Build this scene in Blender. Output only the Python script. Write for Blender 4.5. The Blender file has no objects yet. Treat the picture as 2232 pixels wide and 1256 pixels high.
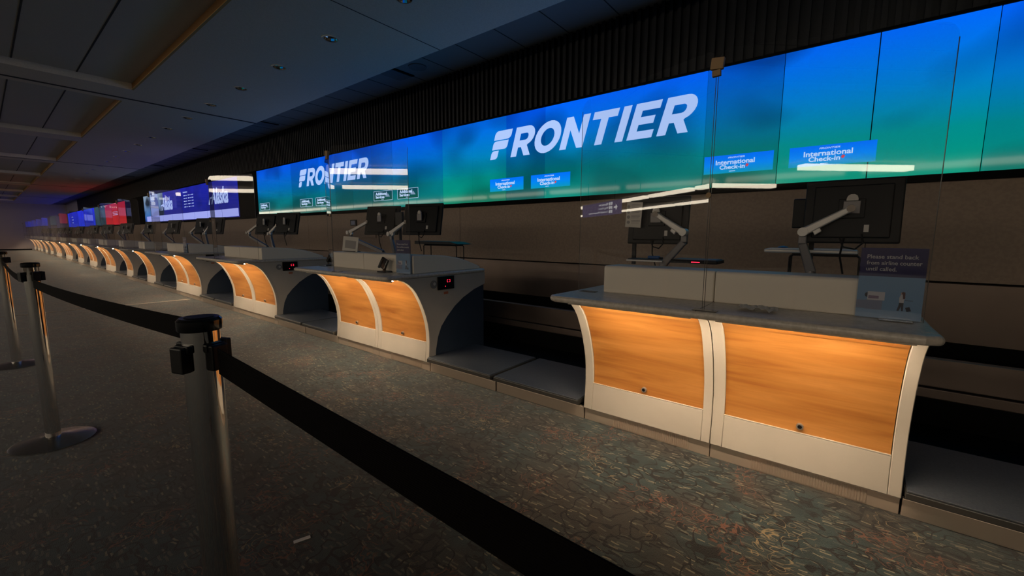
import bpy, bmesh, math, random
from mathutils import Vector, Matrix
random.seed(7)
D = bpy.data
scene = bpy.context.scene
C = scene.collection
PI = math.pi

# ------------------------------------------------------------------ camera, world, exposure
CAM_Z = 1.2
yaw, pitch, roll, FPX = -0.670803623, 0.124242855, -0.00451457184, 915.548741
cy, sy, cp, sp, cr, sr = math.cos(yaw), math.sin(yaw), math.cos(pitch), math.sin(pitch), math.cos(roll), math.sin(roll)
fwd = Vector((sy*cp, cy*cp, -sp)); rgt = Vector((cy, -sy, 0)); dwn = fwd.cross(rgt)
r2 = rgt*cr + dwn*sr; d2 = -rgt*sr + dwn*cr
cam = D.objects.new('camera', D.cameras.new('camera')); C.objects.link(cam)
cam.matrix_world = Matrix(((r2.x, -d2.x, -fwd.x, 0), (r2.y, -d2.y, -fwd.y, 0), (r2.z, -d2.z, -fwd.z, CAM_Z), (0, 0, 0, 1)))
cam.data.sensor_width = 36; cam.data.lens = FPX/2232*36; cam.data.clip_start = .02; cam.data.clip_end = 200
scene.camera = cam
w = D.worlds.new('world'); scene.world = w; w.use_nodes = True
w.node_tree.nodes['Background'].inputs[0].default_value = (.02, .02, .025, 1)
w.node_tree.nodes['Background'].inputs[1].default_value = .3
scene.view_settings.view_transform = 'Standard'
scene.view_settings.look = 'None'
scene.view_settings.gamma = 1
scene.view_settings.use_curve_mapping = False
scene.view_settings.exposure = 0.0
try:
    scene.cycles.use_denoising = True
    scene.cycles.max_bounces = 8
    scene.cycles.transparent_max_bounces = 24
    scene.cycles.sample_clamp_indirect = 4
except Exception:
    pass
HALL_LAMP = 11.0      # radiance of the hall's own linear lamps
LED = 290.0            # radiance of the strips under the counter edges

# ------------------------------------------------------------------ materials
def lin(r, g, b):
    f = lambda c: (c/255/12.92 if c <= 10 else ((c/255+.055)/1.055)**2.4)
    return (f(r), f(g), f(b), 1)
def mat(name, col, rough=.5, metal=0, emit=None, es=0, spec=.5, coat=0):
    m = D.materials.new(name); m.use_nodes = True
    p = m.node_tree.nodes['Principled BSDF']
    p.inputs['Base Color'].default_value = col; p.inputs['Roughness'].default_value = rough
    p.inputs['Metallic'].default_value = metal; p.inputs['Specular IOR Level'].default_value = spec
    p.inputs['Coat Weight'].default_value = coat
    if emit: p.inputs['Emission Color'].default_value = emit; p.inputs['Emission Strength'].default_value = es
    return m
def nd(m, t, **k):
    n = m.node_tree.nodes.new(t)
    for a, b in k.items(): setattr(n, a, b)
    return n
def lk(m, a, b): m.node_tree.links.new(a, b)
def P(m): return m.node_tree.nodes['Principled BSDF']
def noise_mix(m, c1, c2, scale=(1, 1, 1), nscale=5, lo=.4, hi=.6, detail=4, rough=None, bump=0):
    tc = nd(m, 'ShaderNodeTexCoord'); mp = nd(m, 'ShaderNodeMapping'); mp.inputs['Scale'].default_value = scale
    n = nd(m, 'ShaderNodeTexNoise'); n.inputs['Scale'].default_value = nscale; n.inputs['Detail'].default_value = detail
    r = nd(m, 'ShaderNodeValToRGB'); r.color_ramp.elements[0].position = lo; r.color_ramp.elements[1].position = hi
    r.color_ramp.elements[0].color = c1; r.color_ramp.elements[1].color = c2
    lk(m, tc.outputs['Object'], mp.inputs[0]); lk(m, mp.outputs[0], n.inputs[0]); lk(m, n.outputs[0], r.inputs[0])
    lk(m, r.outputs[0], P(m).inputs['Base Color'])
    if bump:
        b = nd(m, 'ShaderNodeBump'); b.inputs['Strength'].default_value = bump; b.inputs['Distance'].default_value = .01
        lk(m, n.outputs[0], b.inputs['Height']); lk(m, b.outputs[0], P(m).inputs['Normal'])
    return m
M = {}
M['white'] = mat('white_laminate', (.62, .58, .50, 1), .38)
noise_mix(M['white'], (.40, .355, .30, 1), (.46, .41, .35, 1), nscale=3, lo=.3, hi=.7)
M['housing'] = mat('housing_white', (.8, .72, .6, 1), .4)
M['worktop'] = mat('worktop_grey', (.33, .32, .31, 1), .35)
noise_mix(M['worktop'], (.48, .43, .37, 1), (.58, .52, .45, 1), nscale=60, lo=.4, hi=.6)
M['wood'] = mat('wood', (.5, .25, .07, 1), .42, coat=.15)
def wood():
    m = M['wood']; tc = nd(m, 'ShaderNodeTexCoord'); mp = nd(m, 'ShaderNodeMapping'); mp.inputs['Scale'].default_value = (.9, 6, 9)
    oi = nd(m, 'ShaderNodeObjectInfo'); ad = nd(m, 'ShaderNodeVectorMath', operation='ADD')
    cmb = nd(m, 'ShaderNodeCombineXYZ'); mu = nd(m, 'ShaderNodeMath', operation='MULTIPLY'); mu.inputs[1].default_value = 37
    lk(m, oi.outputs['Random'], mu.inputs[0]); lk(m, mu.outputs[0], cmb.inputs[0]); lk(m, mu.outputs[0], cmb.inputs[2])
    n = nd(m, 'ShaderNodeTexNoise'); n.inputs['Scale'].default_value = 1.6; n.inputs['Detail'].default_value = 6; n.inputs['Distortion'].default_value = .6
    n2 = nd(m, 'ShaderNodeTexNoise'); n2.inputs['Scale'].default_value = 14; n2.inputs['Detail'].default_value = 3
    mp2 = nd(m, 'ShaderNodeMapping'); mp2.inputs['Scale'].default_value = (.35, 5, 9)
    r = nd(m, 'ShaderNodeValToRGB'); e = r.color_ramp.elements
    e[0].position = .32; e[0].color = (.30, .100, .018, 1); e[1].position = .66; e[1].color = (.50, .21, .050, 1)
    x = e.new(.5); x.color = (.42, .165, .034, 1)
    mx = nd(m, 'ShaderNodeMixRGB', blend_type='MULTIPLY'); mx.inputs[0].default_value = .28
    lk(m, tc.outputs['Object'], mp.inputs[0]); lk(m, mp.outputs[0], ad.inputs[0]); lk(m, cmb.outputs[0], ad.inputs[1]); lk(m, ad.outputs[0], n.inputs[0])
    lk(m, tc.outputs['Object'], mp2.inputs[0]); lk(m, mp2.outputs[0], n2.inputs[0])
    lk(m, n.outputs[0], r.inputs[0]); lk(m, r.outputs[0], mx.inputs[1]); lk(m, n2.outputs[0], mx.inputs[2]); lk(m, mx.outputs[0], P(m).inputs['Base Color'])
wood()
M['steel'] = mat('brushed_steel', (.62, .50, .40, 1), .4, .7)
def steel(m, vent=False):
    tc = nd(m, 'ShaderNodeTexCoord'); mp = nd(m, 'ShaderNodeMapping'); mp.inputs['Scale'].default_value = (1, 1, 120)
    n = nd(m, 'ShaderNodeTexNoise'); n.inputs['Scale'].default_value = 3; r = nd(m, 'ShaderNodeMapRange')
    r.inputs[3].default_value = .28; r.inputs[4].default_value = .48
    lk(m, tc.outputs['Object'], mp.inputs[0]); lk(m, mp.outputs[0], n.inputs[0]); lk(m, n.outputs[0], r.inputs[0]); lk(m, r.outputs[0], P(m).inputs['Roughness'])
steel(M['steel'])
M['dsteel'] = mat('conveyor_steel', (.22, .17, .14, 1), .42, .75)
noise_mix(M['dsteel'], (.16, .12, .10, 1), (.26, .20, .165, 1), scale=(.8, 1, .6), nscale=1.4, lo=.3, hi=.7)
M['chrome'] = mat('chrome', (.78, .75, .72, 1), .05, 1)
M['chrome_base'] = mat('chrome_base', (.5, .48, .46, 1), .25, 1)
M['scale_top'] = mat('scale_plate', (.095, .105, .125, 1), .34, .25)
noise_mix(M['scale_top'], (.055, .063, .078, 1), (.075, .083, .098, 1), nscale=120)
M['scale_edge'] = mat('scale_edge', (.10, .095, .09, 1), .3, .7)
M['navy'] = mat('navy_panel', (.022, .034, .055, 1), .5)
M['black'] = mat('black_plastic', (.004, .004, .0045, 1), .45, spec=.25)
M['gloss_black'] = mat('gloss_black', (.006, .006, .007, 1), .14)
M['matte_black'] = mat('matte_black', (.006, .006, .006, 1), .9, spec=.1)
M['belt'] = mat('belt_webbing', (.004, .0032, .0036, 1), .8, spec=.04)
def webbing():
    m = M['belt']; tc = nd(m, 'ShaderNodeTexCoord'); wv = nd(m, 'ShaderNodeTexWave', bands_direction='Z'); wv.inputs['Scale'].default_value = 120
    b = nd(m, 'ShaderNodeBump'); b.inputs['Strength'].default_value = .3; b.inputs['Distance'].default_value = .002
    lk(m, tc.outputs['Object'], wv.inputs[0]); lk(m, wv.outputs[1], b.inputs['Height']); lk(m, b.outputs[0], P(m).inputs['Normal'])
webbing()
M['arm'] = mat('arm_silver', (.55, .52, .48, 1), .35, .3)
M['arm_dark'] = mat('arm_dark_silver', (.16, .15, .15, 1), .4, .5)
M['tan_wall'] = mat('tan_wall', (.19, .135, .098, 1), .6)
def tanwall():
    m = noise_mix(M['tan_wall'], (.27, .195, .145, 1), (.31, .225, .165, 1), nscale=40, detail=2)
tanwall()
M['slat'] = mat('dark_slats', (.004, .0034, .003, 1), .5)
M['ceiling'] = mat('ceiling_white', (.42, .40, .375, 1), .9, spec=.2)
noise_mix(M['ceiling'], (.78, .70, .60, 1), (.84, .76, .66, 1), nscale=90)
M['tile'] = mat('ceiling_tile', (.40, .375, .345, 1), .95, spec=.1)
noise_mix(M['tile'], (.60, .57, .52, 1), (.68, .64, .59, 1), nscale=220, detail=1)
M['ceiling_grey'] = mat('ceiling_grey', (.30, .29, .28, 1), .9, spec=.2)
M['seam'] = mat('dark_seam', (.05, .045, .04, 1), .9)
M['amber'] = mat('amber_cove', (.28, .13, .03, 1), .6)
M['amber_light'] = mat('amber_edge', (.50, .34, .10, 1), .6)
M['hall_wall'] = mat('hall_wall', (.05, .042, .036, 1), .8)
M['far_wall'] = mat('far_wall', (.42, .36, .34, 1), .7)
M['far_light_wall'] = mat('far_light_wall', (.35, .33, .36, 1), .7)
M['lamp'] = mat('lamp_diffuser', (.8, .8, .8, 1), .5, emit=(1, .86, .66, 1), es=HALL_LAMP)
M['lampbody'] = mat('lamp_body', (.4, .4, .4, 1), .5)
M['led'] = mat('led_strip', (.8, .8, .8, 1), .5, emit=(1, .80, .56, 1), es=LED)
M['red_led'] = mat('red_led', (.1, 0, 0, 1), .5, emit=(1, .02, .06, 1), es=2.2)
M['green_led'] = mat('green_led', (0, .1, 0, 1), .5, emit=(.1, 1, .5, 1), es=.7)
M['paper'] = mat('paper', (.62, .58, .52, 1), .8)
M['grey_paper'] = mat('grey_print', (.30, .28, .27, 1), .8)
M['sign_navy'] = mat('sign_navy', (.016, .016, .12, 1), .45)
M['sign_blue'] = mat('sign_blue', (.17, .34, .56, 1), .45)
M['sign_white'] = mat('sign_white', (.62, .62, .66, 1), .5)
M['sign_lilac'] = mat('sign_lilac', (.22, .26, .38, 1), .5)
M['sign_purple'] = mat('sign_purple', (.25, .18, .28, 1), .5)
M['skin'] = mat('sign_skin', (.55, .33, .26, 1), .5)
M['hair'] = mat('sign_hair', (.09, .018, .022, 1), .5)
M['ink'] = mat('sign_dark', (.008, .01, .03, 1), .5)
M['orange'] = mat('orange_sticker', (.40, .12, .05, 1), .5)
M['tan_clip'] = mat('tan_clip', (.36, .23, .12, 1), .7)
M['brass'] = mat('lock_metal', (.34, .30, .26, 1), .3, .6)
M['blue_device'] = mat('blue_plastic', (.02, .08, .25, 1), .4)
M['strip'] = mat('carpet_strip', (.42, .36, .28, 1), .5, .3)
M['carton'] = mat('grey_board', (.18, .17, .16, 1), .6)

def glass(name, tint, refl=1.0):
    m = D.materials.new(name); m.use_nodes = True; nt = m.node_tree; nt.nodes.clear()
    out = nd(m, 'ShaderNodeOutputMaterial'); mx = nd(m, 'ShaderNodeMixShader'); t = nd(m, 'ShaderNodeBsdfTransparent'); g = nd(m, 'ShaderNodeBsdfGlossy')
    t.inputs[0].default_value = tint; g.inputs['Roughness'].default_value = .015; g.inputs[0].default_value = (1, 1, 1, 1)
    lw = nd(m, 'ShaderNodeLayerWeight'); lw.inputs[0].default_value = .5; pw = nd(m, 'ShaderNodeMath', operation='POWER'); pw.inputs[1].default_value = 5
    fr = nd(m, 'ShaderNodeMath', operation='MULTIPLY_ADD'); fr.inputs[1].default_value = .92; fr.inputs[2].default_value = .06; mu = nd(m, 'ShaderNodeMath', operation='MULTIPLY'); mu.inputs[1].default_value = refl
    lk(m, lw.outputs['Facing'], pw.inputs[0]); lk(m, pw.outputs[0], fr.inputs[0])
    lk(m, fr.outputs[0], mu.inputs[0]); lk(m, mu.outputs[0], mx.inputs[0]); lk(m, t.outputs[0], mx.inputs[1]); lk(m, g.outputs[0], mx.inputs[2]); lk(m, mx.outputs[0], out.inputs[0])
    return m
M['glass'] = glass('clear_acrylic', (.95, .95, .96, 1), 1.0)
M['glass_edge'] = mat('acrylic_edge', (.10, .09, .08, 1), .2)

def screen_mat(name, stops, blot=.5, gloss=.045, es=1):
    """lit picture of a display: colours run from the bottom (0) to the top (1) of the panel, with soft darker clouds"""
    m = mat(name, (.004, .004, .006, 1), gloss, spec=.14); tc = nd(m, 'ShaderNodeTexCoord'); sx = nd(m, 'ShaderNodeSeparateXYZ')
    geo = nd(m, 'ShaderNodeNewGeometry'); r = nd(m, 'ShaderNodeValToRGB'); e = r.color_ramp.elements
    e[0].position, e[0].color = stops[0]; e[1].position, e[1].color = stops[-1]
    for s in stops[1:-1]:
        x = e.new(s[0]); x.color = s[1]
    n = nd(m, 'ShaderNodeTexNoise'); n.inputs['Scale'].default_value = 1.1; n.inputs['Detail'].default_value = 1
    mp = nd(m, 'ShaderNodeMapping'); mp.inputs['Scale'].default_value = (1, 1, 1.6)
    mr = nd(m, 'ShaderNodeMapRange'); mr.inputs[1].default_value = .38; mr.inputs[2].default_value = .55; mr.inputs[3].default_value = 1-blot; mr.inputs[4].default_value = 1
    oi = nd(m, 'ShaderNodeObjectInfo'); mx = nd(m, 'ShaderNodeMixRGB', blend_type='MULTIPLY'); mx.inputs[0].default_value = 1
    mx2 = nd(m, 'ShaderNodeMixRGB', blend_type='MULTIPLY'); mx2.inputs[0].default_value = 1
    lk(m, tc.outputs['Generated'], sx.inputs[0]); lk(m, sx.outputs[2], r.inputs[0]); lk(m, geo.outputs['Position'], mp.inputs[0]); lk(m, mp.outputs[0], n.inputs[0])
    lk(m, n.outputs[0], mr.inputs[0]); lk(m, r.outputs[0], mx.inputs[1]); lk(m, mr.outputs[0], mx.inputs[2]); lk(m, mx.outputs[0], mx2.inputs[1]); lk(m, oi.outputs['Color'], mx2.inputs[2])
    lk(m, mx2.outputs[0], P(m).inputs['Emission Color']); P(m).inputs['Emission Strength'].default_value = es
    return m
M['scr_blue'] = screen_mat('screen_blue_teal', [(0, lin(0, 140, 122)), (.3, lin(0, 132, 140)), (.62, lin(0, 118, 205)), (1, lin(0, 98, 250))], .45)
M['scr_navy'] = screen_mat('screen_navy', [(0, lin(28, 34, 120)), (1, lin(26, 36, 160))], .25)
M['scr_red'] = screen_mat('screen_red', [(0, lin(170, 25, 28)), (1, lin(150, 20, 25))], .1, es=1.2)
M['scr_royal'] = screen_mat('screen_royal', [(0, lin(10, 40, 170)), (1, lin(15, 35, 200))], .2, es=1.3)
M['scr_photo'] = screen_mat('screen_photo', [(0, lin(25, 70, 170)), (.3, lin(60, 110, 170)), (1, lin(130, 150, 170))], .9)
M['scr_teal'] = screen_mat('screen_teal', [(0, lin(30, 60, 70)), (1, lin(50, 80, 90))], .5)
def em(name, c, s=1): return mat(name, (0.01, 0.01, 0.01, 1), .3, emit=c, es=s)
M['logo'] = em('lit_white', lin(172, 200, 252))
M['logo_alaska'] = em('lit_pale_blue', lin(165, 185, 240))
M['card_blue'] = screen_mat('card_blue', [(0, lin(0, 150, 190)), (.45, lin(0, 135, 240)), (1, lin(0, 110, 250))], 0)
M['card_green'] = screen_mat('card_green', [(0, lin(10, 85, 70)), (1, lin(12, 70, 90))], .1)
M['card_text'] = em('lit_text', lin(190, 215, 250))
M['card_red'] = em('lit_red', lin(200, 60, 80))
M['card_grey'] = em('lit_grey', lin(110, 140, 170))
M['strip_white'] = em('lit_strip', lin(150, 160, 235))

# carpet
def carpet():
    m = mat('patterned_carpet', (.03, .04, .04, 1), .95, spec=.12); M['carpet'] = m
    geo = nd(m, 'ShaderNodeNewGeometry')
    def noise(scale, sc=(1, 1, 1), rot=0, detail=2, dist=0, off=0):
        mp = nd(m, 'ShaderNodeMapping'); mp.inputs['Scale'].default_value = sc; mp.inputs['Rotation'].default_value = (0, 0, rot); mp.inputs['Location'].default_value = (off, off*.7, 0)
        n = nd(m, 'ShaderNodeTexNoise'); n.inputs['Scale'].default_value = scale; n.inputs['Detail'].default_value = detail; n.inputs['Distortion'].default_value = dist
        lk(m, geo.outputs['Position'], mp.inputs[0]); lk(m, mp.outputs[0], n.inputs[0]); return n.outputs[0]
    def ramp(v, pts):
        r = nd(m, 'ShaderNodeValToRGB'); e = r.color_ramp.elements
        e[0].position, a = pts[0]; e[0].color = (a, a, a, 1); e[1].position, a = pts[-1]; e[1].color = (a, a, a, 1)
        for p_, a in pts[1:-1]:
            x = e.new(p_); x.color = (a, a, a, 1)
        lk(m, v, r.inputs[0]); return r.outputs[0]
    def mix(f, a, b):
        x = nd(m, 'ShaderNodeMixRGB'); lk(m, f, x.inputs[0])
        for i, v in ((1, a), (2, b)):
            if isinstance(v, tuple): x.inputs[i].default_value = v
            else: lk(m, v, x.inputs[i])
        return x.outputs[0]
    def mul(a, b):
        x = nd(m, 'ShaderNodeMath', operation='MULTIPLY'); lk(m, a, x.inputs[0]); lk(m, b, x.inputs[1]); return x.outputs[0]
    teal, teal2 = (.012, .026, .028, 1), (.022, .042, .044, 1)
    c = mix(ramp(noise(9, detail=3), [(.42, 0), (.58, 1)]), teal, teal2)
    c = mix(ramp(noise(2.2, detail=1, off=4), [(.46, 0), (.62, .75)]), c, (.034, .026, .019, 1))           # brownish areas
    # short dashes laid along the counters
    def dashes(scale, ratio, off, lo, hi, rot=0):
        br = nd(m, 'ShaderNodeTexBrick'); mp = nd(m, 'ShaderNodeMapping'); mp.inputs['Scale'].default_value = (scale, scale*ratio, 1); mp.inputs['Location'].default_value = (off, off, 0); mp.inputs['Rotation'].default_value = (0, 0, rot)
        nn = noise(7, detail=1, off=off); vm = nd(m, 'ShaderNodeVectorMath', operation='SCALE')
        vn = nd(m, 'ShaderNodeTexNoise'); vn.inputs['Scale'].default_value = 10; vn.inputs['Detail'].default_value = 1
        lk(m, geo.outputs['Position'], vn.inputs[0]); lk(m, vn.outputs[1], vm.inputs[0]); vm.inputs['Scale'].default_value = .035
        ad = nd(m, 'ShaderNodeVectorMath', operation='ADD'); lk(m, geo.outputs['Position'], ad.inputs[0]); lk(m, vm.outputs[0], ad.inputs[1])
        lk(m, ad.outputs[0], mp.inputs[0]); lk(m, mp.outputs[0], br.inputs[0])
        br.inputs['Color1'].default_value = (0, 0, 0, 1); br.inputs['Color2'].default_value = (1, 1, 1, 1); br.inputs['Mortar'].default_value = (0, 0, 0, 1)
        br.inputs['Scale'].default_value = 1; br.inputs['Mortar Size'].default_value = .055; br.inputs['Mortar Smooth'].default_value = .1
        br.inputs['Brick Width'].default_value = .5; br.inputs['Row Height'].default_value = .25; br.offset = .43
        return ramp(br.outputs[0], [(lo, 0), (hi, 1)])
    c = mix(dashes(10, 1.75, 0, .78, .82), c, (.075, .078, .062, 1))
    c = mix(dashes(9, 1.6, 3.3, .80, .84), c, (.003, .004, .0045, 1))
    c = mix(dashes(12, 1.7, 7.7, .90, .93), c, (.17, .15, .10, 1))
    # black curls
    c = mix(ramp(noise(10, detail=0, dist=1.1, off=2), [(.450, 0), (.468, 1), (.520, 1), (.538, 0)]), c, (.003, .0035, .004, 1))
    # tan and orange curls and blossoms
    spot = ramp(noise(3.1, detail=0, off=9), [(.64, 0), (.68, 1)])
    curl = ramp(noise(13, detail=0, dist=1.8, off=5), [(.475, 0), (.49, 1), (.51, 1), (.525, 0)])
    c = mix(mul(spot, curl), c, (.21, .155, .08, 1))
    spot2 = ramp(noise(3.7, detail=0, off=15), [(.58, 0), (.62, 1)])
    curl2 = ramp(noise(15, detail=0, dist=2.0, off=11), [(.46, 0), (.48, 1), (.52, 1), (.54, 0)])
    c = mix(mul(spot2, curl2), c, (.12, .048, .028, 1))
    fib = ramp(noise(420, detail=1), [(.3, .55), (.7, 1.0)])
    x = nd(m, 'ShaderNodeMixRGB', blend_type='MULTIPLY'); x.inputs[0].default_value = 1; lk(m, c, x.inputs[1]); lk(m, fib, x.inputs[2])
    lk(m, x.outputs[0], P(m).inputs['Base Color'])
    P(m).inputs['Sheen Weight'].default_value = .25; P(m).inputs['Sheen Roughness'].default_value = .5
    b = nd(m, 'ShaderNodeBump'); b.inputs['Strength'].default_value = .5; b.inputs['Distance'].default_value = .003
    lk(m, noise(300, detail=1), b.inputs['Height']); lk(m, b.outputs[0], P(m).inputs['Normal'])
carpet()

# ------------------------------------------------------------------ mesh helpers
class MB:
    def __init__(s): s.bm = bmesh.new()
    def box(s, x0, x1, y0, y1, z0, z1, rot=None, piv=None):
        vs = [s.bm.verts.new((x, y, z)) for x in (x0, x1) for y in (y0, y1) for z in (z0, z1)]
        for f in ((0, 1, 3, 2), (4, 6, 7, 5), (0, 4, 5, 1), (2, 3, 7, 6), (0, 2, 6, 4), (1, 5, 7, 3)): s.bm.faces.new([vs[i] for i in f])
        if rot is not None:
            pv = Vector(piv if piv else ((x0+x1)/2, (y0+y1)/2, (z0+z1)/2))
            for v in vs: v.co = rot @ (v.co-pv) + pv
        return s
    def prism(s, poly, axis, a, b):
        """poly: 2D points in the plane across `axis`, extruded from a to b"""
        mk = {'x': lambda p, t: (t, p[0], p[1]), 'y': lambda p, t: (p[0], t, p[1]), 'z': lambda p, t: (p[0], p[1], t)}[axis]
        A = [s.bm.verts.new(mk(p, a)) for p in poly]; B = [s.bm.verts.new(mk(p, b)) for p in poly]; n = len(poly)
        s.bm.faces.new(A); s.bm.faces.new(B[::-1])
        for i in range(n): s.bm.faces.new((A[i], B[i], B[(i+1) % n], A[(i+1) % n]))
        return s
    def ribbon(s, pts, thick, x0, x1, nx=1):
        """sheet following a YZ polyline, extruded along x, thickened backwards"""
        n = len(pts); nr = []
        for i in range(n):
            a = Vector(pts[max(i-1, 0)]); b = Vector(pts[min(i+1, n-1)]); t = (b-a).normalized(); nr.append(Vector((t.y, -t.x)))
        out = [(p[0], p[1]) for p in pts]; inn = [(p[0]+nr[i].x*thick, p[1]+nr[i].y*thick) for i, p in enumerate(pts)]
        return s.prism(out + inn[::-1], 'x', x0, x1)
    def cyl(s, p0, p1, r, r2=None, n=16):
        p0, p1 = Vector(p0), Vector(p1); ax = (p1-p0).normalized(); u = ax.orthogonal().normalized(); v = ax.cross(u); r2 = r if r2 is None else r2
        A = [s.bm.verts.new(p0 + (u*math.cos(2*PI*i/n)+v*math.sin(2*PI*i/n))*r) for i in range(n)]
        B = [s.bm.verts.new(p1 + (u*math.cos(2*PI*i/n)+v*math.sin(2*PI*i/n))*r2) for i in range(n)]
        s.bm.faces.new(A[::-1]); s.bm.faces.new(B)
        for i in range(n): s.bm.faces.new((A[i], A[(i+1) % n], B[(i+1) % n], B[i]))
        return s
    def lathe(s, prof, c=(0, 0, 0), n=32):
        rings = []
        for r, z in prof:
            rings.append([s.bm.verts.new((c[0]+r*math.cos(2*PI*i/n), c[1]+r*math.sin(2*PI*i/n), c[2]+z)) for i in range(n)])
        for a, b in zip(rings, rings[1:]):
            for i in range(n): s.bm.faces.new((a[i], a[(i+1) % n], b[(i+1) % n], b[i]))
        s.bm.faces.new(rings[0][::-1]); s.bm.faces.new(rings[-1])
        return s
    def tube(s, pts, r, n=8):
        for a, b in zip(pts, pts[1:]): s.cyl(a, b, r, n=n)
        return s
    def quad(s, *p):
        s.bm.faces.new([s.bm.verts.new(q) for q in p]); return s
    def build(s, name, m, parent=None, bevel=0, smooth=False, seg=2):
        bmesh.ops.recalc_face_normals(s.bm, faces=s.bm.faces)
        me = D.meshes.new(name); s.bm.to_mesh(me); s.bm.free()
        if smooth:
            for p in me.polygons: p.use_smooth = True
            me.update()
            if hasattr(me, 'set_sharp_from_angle'): me.set_sharp_from_angle(angle=math.radians(38))
        me.materials.append(M[m] if isinstance(m, str) else m)
        o = D.objects.new(name, me); C.objects.link(o)
        if parent is not None: o.parent = parent
        if bevel:
            b = o.modifiers.new('bevel', 'BEVEL'); b.width = bevel; b.segments = seg; b.limit_method = 'ANGLE'; b.angle_limit = math.radians(40)
        return o
def mesh_from_curve(cu, name, m, parent, fit=None, depth=.002):
    o = D.objects.new('tmp', cu); C.objects.link(o); bpy.context.view_layer.update()
    me = D.meshes.new_from_object(o.evaluated_get(bpy.context.evaluated_depsgraph_get()))
    D.objects.remove(o); D.curves.remove(cu)
    if fit:
        xs = [v.co.x for v in me.vertices]; ys = [v.co.y for v in me.vertices]
        x0, x1, y0, y1 = min(xs), max(xs), min(ys), max(ys); X0, X1, Y0, Y1 = fit
        for v in me.vertices:
            v.co.x = X0+(v.co.x-x0)/(x1-x0)*(X1-X0); v.co.y = Y0+(v.co.y-y0)/(y1-y0)*(Y1-Y0)
    for v in me.vertices: v.co = Vector((v.co.x, -v.co.z, v.co.y))       # stand it up, facing -Y
    me.name = name; me.materials.clear(); me.materials.append(M[m])
    ob = D.objects.new(name, me); C.objects.link(ob); ob.parent = parent
    return ob
def text(body, name, m, parent, x0, x1, z0, z1, y, bold=.0, shear=0, spacing=1):
    cu = D.curves.new('t', 'FONT'); cu.body = body; cu.offset = bold; cu.shear = shear; cu.extrude = .001; cu.space_character = spacing; cu.resolution_u = 3
    o = mesh_from_curve(cu, name, m, parent, (x0, x1, z0, z1)); o.location.y = y; return o
def shape(polys, name, m, parent, y):
    cu = D.curves.new('s', 'CURVE'); cu.dimensions = '2D'; cu.fill_mode = 'BOTH'; cu.extrude = .001
    for p in polys:
        s = cu.splines.new('POLY'); s.points.add(len(p)-1)
        for q, v in zip(s.points, p): q.co = (v[0], v[1], 0, 1)
        s.use_cyclic_u = True
    o = mesh_from_curve(cu, name, m, parent); o.location.y = y; return o
def tag(o, label=None, cat=None, group=None, kind=None):
    if label: o['label'] = label
    if cat: o['category'] = cat
    if group: o['group'] = group
    if kind: o['kind'] = kind
    return o
def empty(name, loc=(0, 0, 0), rz=0):
    o = D.objects.new(name, None); o.empty_display_size = .1; C.objects.link(o); o.location = loc; o.rotation_euler.z = rz; return o
def copy_tree(o, parent=None):
    c = o.copy(); C.objects.link(c)
    if parent is not None: c.parent = parent
    for ch in list(o.children): copy_tree(ch, c)
    return c
def struct(o): o['kind'] = 'structure'; return o
ORD = ['nearest', 'second', 'third', 'fourth', 'fifth', 'sixth', 'seventh', 'eighth', 'ninth', 'tenth', 'eleventh', 'twelfth', 'thirteenth', 'fourteenth', 'fifteenth', 'sixteenth', 'seventeenth', 'eighteenth', 'nineteenth', 'twentieth', 'twenty-first', 'twenty-second', 'twenty-third', 'twenty-fourth', 'twenty-fifth', 'twenty-sixth', 'twenty-seventh', 'twenty-eighth']

# ------------------------------------------------------------------ the hall
XL, XR, YF, YW, ZC, ZR = -46.3, 12.0, -14.0, 4.3, 3.31, 3.43
struct(MB().box(XL-.1, XR+.1, YF-.1, YW+.2, -.1, 0).build('floor', 'carpet'))
struct(MB().box(-9.50, -9.465, -6, 2.33, 0, .004).build('trim_1', 'strip'))
struct(MB().box(-28.0, -27.95, -6, 2.33, 0, .004).build('trim_2', 'strip'))
# back wall: tan panels with thin joints, full height
mb = MB(); x = XL
js = [XL] + [x_ for x_ in [-44.9, -40.4, -35.9, -31.4, -26.9, -22.4, -17.9, -13.4, -8.9, -4.39, .11, 4.6]] + [XR]
for a, b in zip(js, js[1:]): mb.box(a+.003, b-.003, YW+.02, YW+.12, .885, 2.72)
struct(mb.build('wall_back', 'tan_wall'))
struct(MB().box(XL, XR, YW+.10, YW+.2, 0, 3.6).build('wall_back_core', 'matte_black')).name = 'wall_rear'
# dark slatted fascia above the screens
mb = MB(); mb.box(-40.5, XR, YW+.01, YW+.1, 2.72, ZR)
k = 0; x = -40.5
while x < XR:
    mb.box(x, x+.034, YW-.03, YW+.01, 2.72, ZR); x += .078
struct(mb.build('wall_fascia', 'slat'))
struct(MB().box(XL, -40.5, YW-.01, YW+.1, 2.72, ZR).build('wall_fascia_light', 'far_light_wall')).name = 'wall_fascia_end'
struct(MB().box(XL, XR, YW-.035, YW+.02, 2.700, 2.722).build('trim_3', 'matte_black'))
struct(MB().box(XL, XR, YW-.030, YW+.02, 1.600, 1.648).build('trim_4', 'matte_black'))
struct(MB().box(XL-.1, XL, YF, YW+.2, 0, 3.6).build('wall_left', 'far_wall'))
struct(MB().box(XR, XR+.1, YF, YW+.2, 0, 3.6).build('wall_right', 'hall_wall'))
struct(MB().box(XL, XR, YF-.1, YF, 0, 3.6).build('wall_front', 'hall_wall'))
struct(MB().box(XL, XL+.015, YF, 2.3, 0, .1).build('baseboard_left', 'matte_black'))
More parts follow.
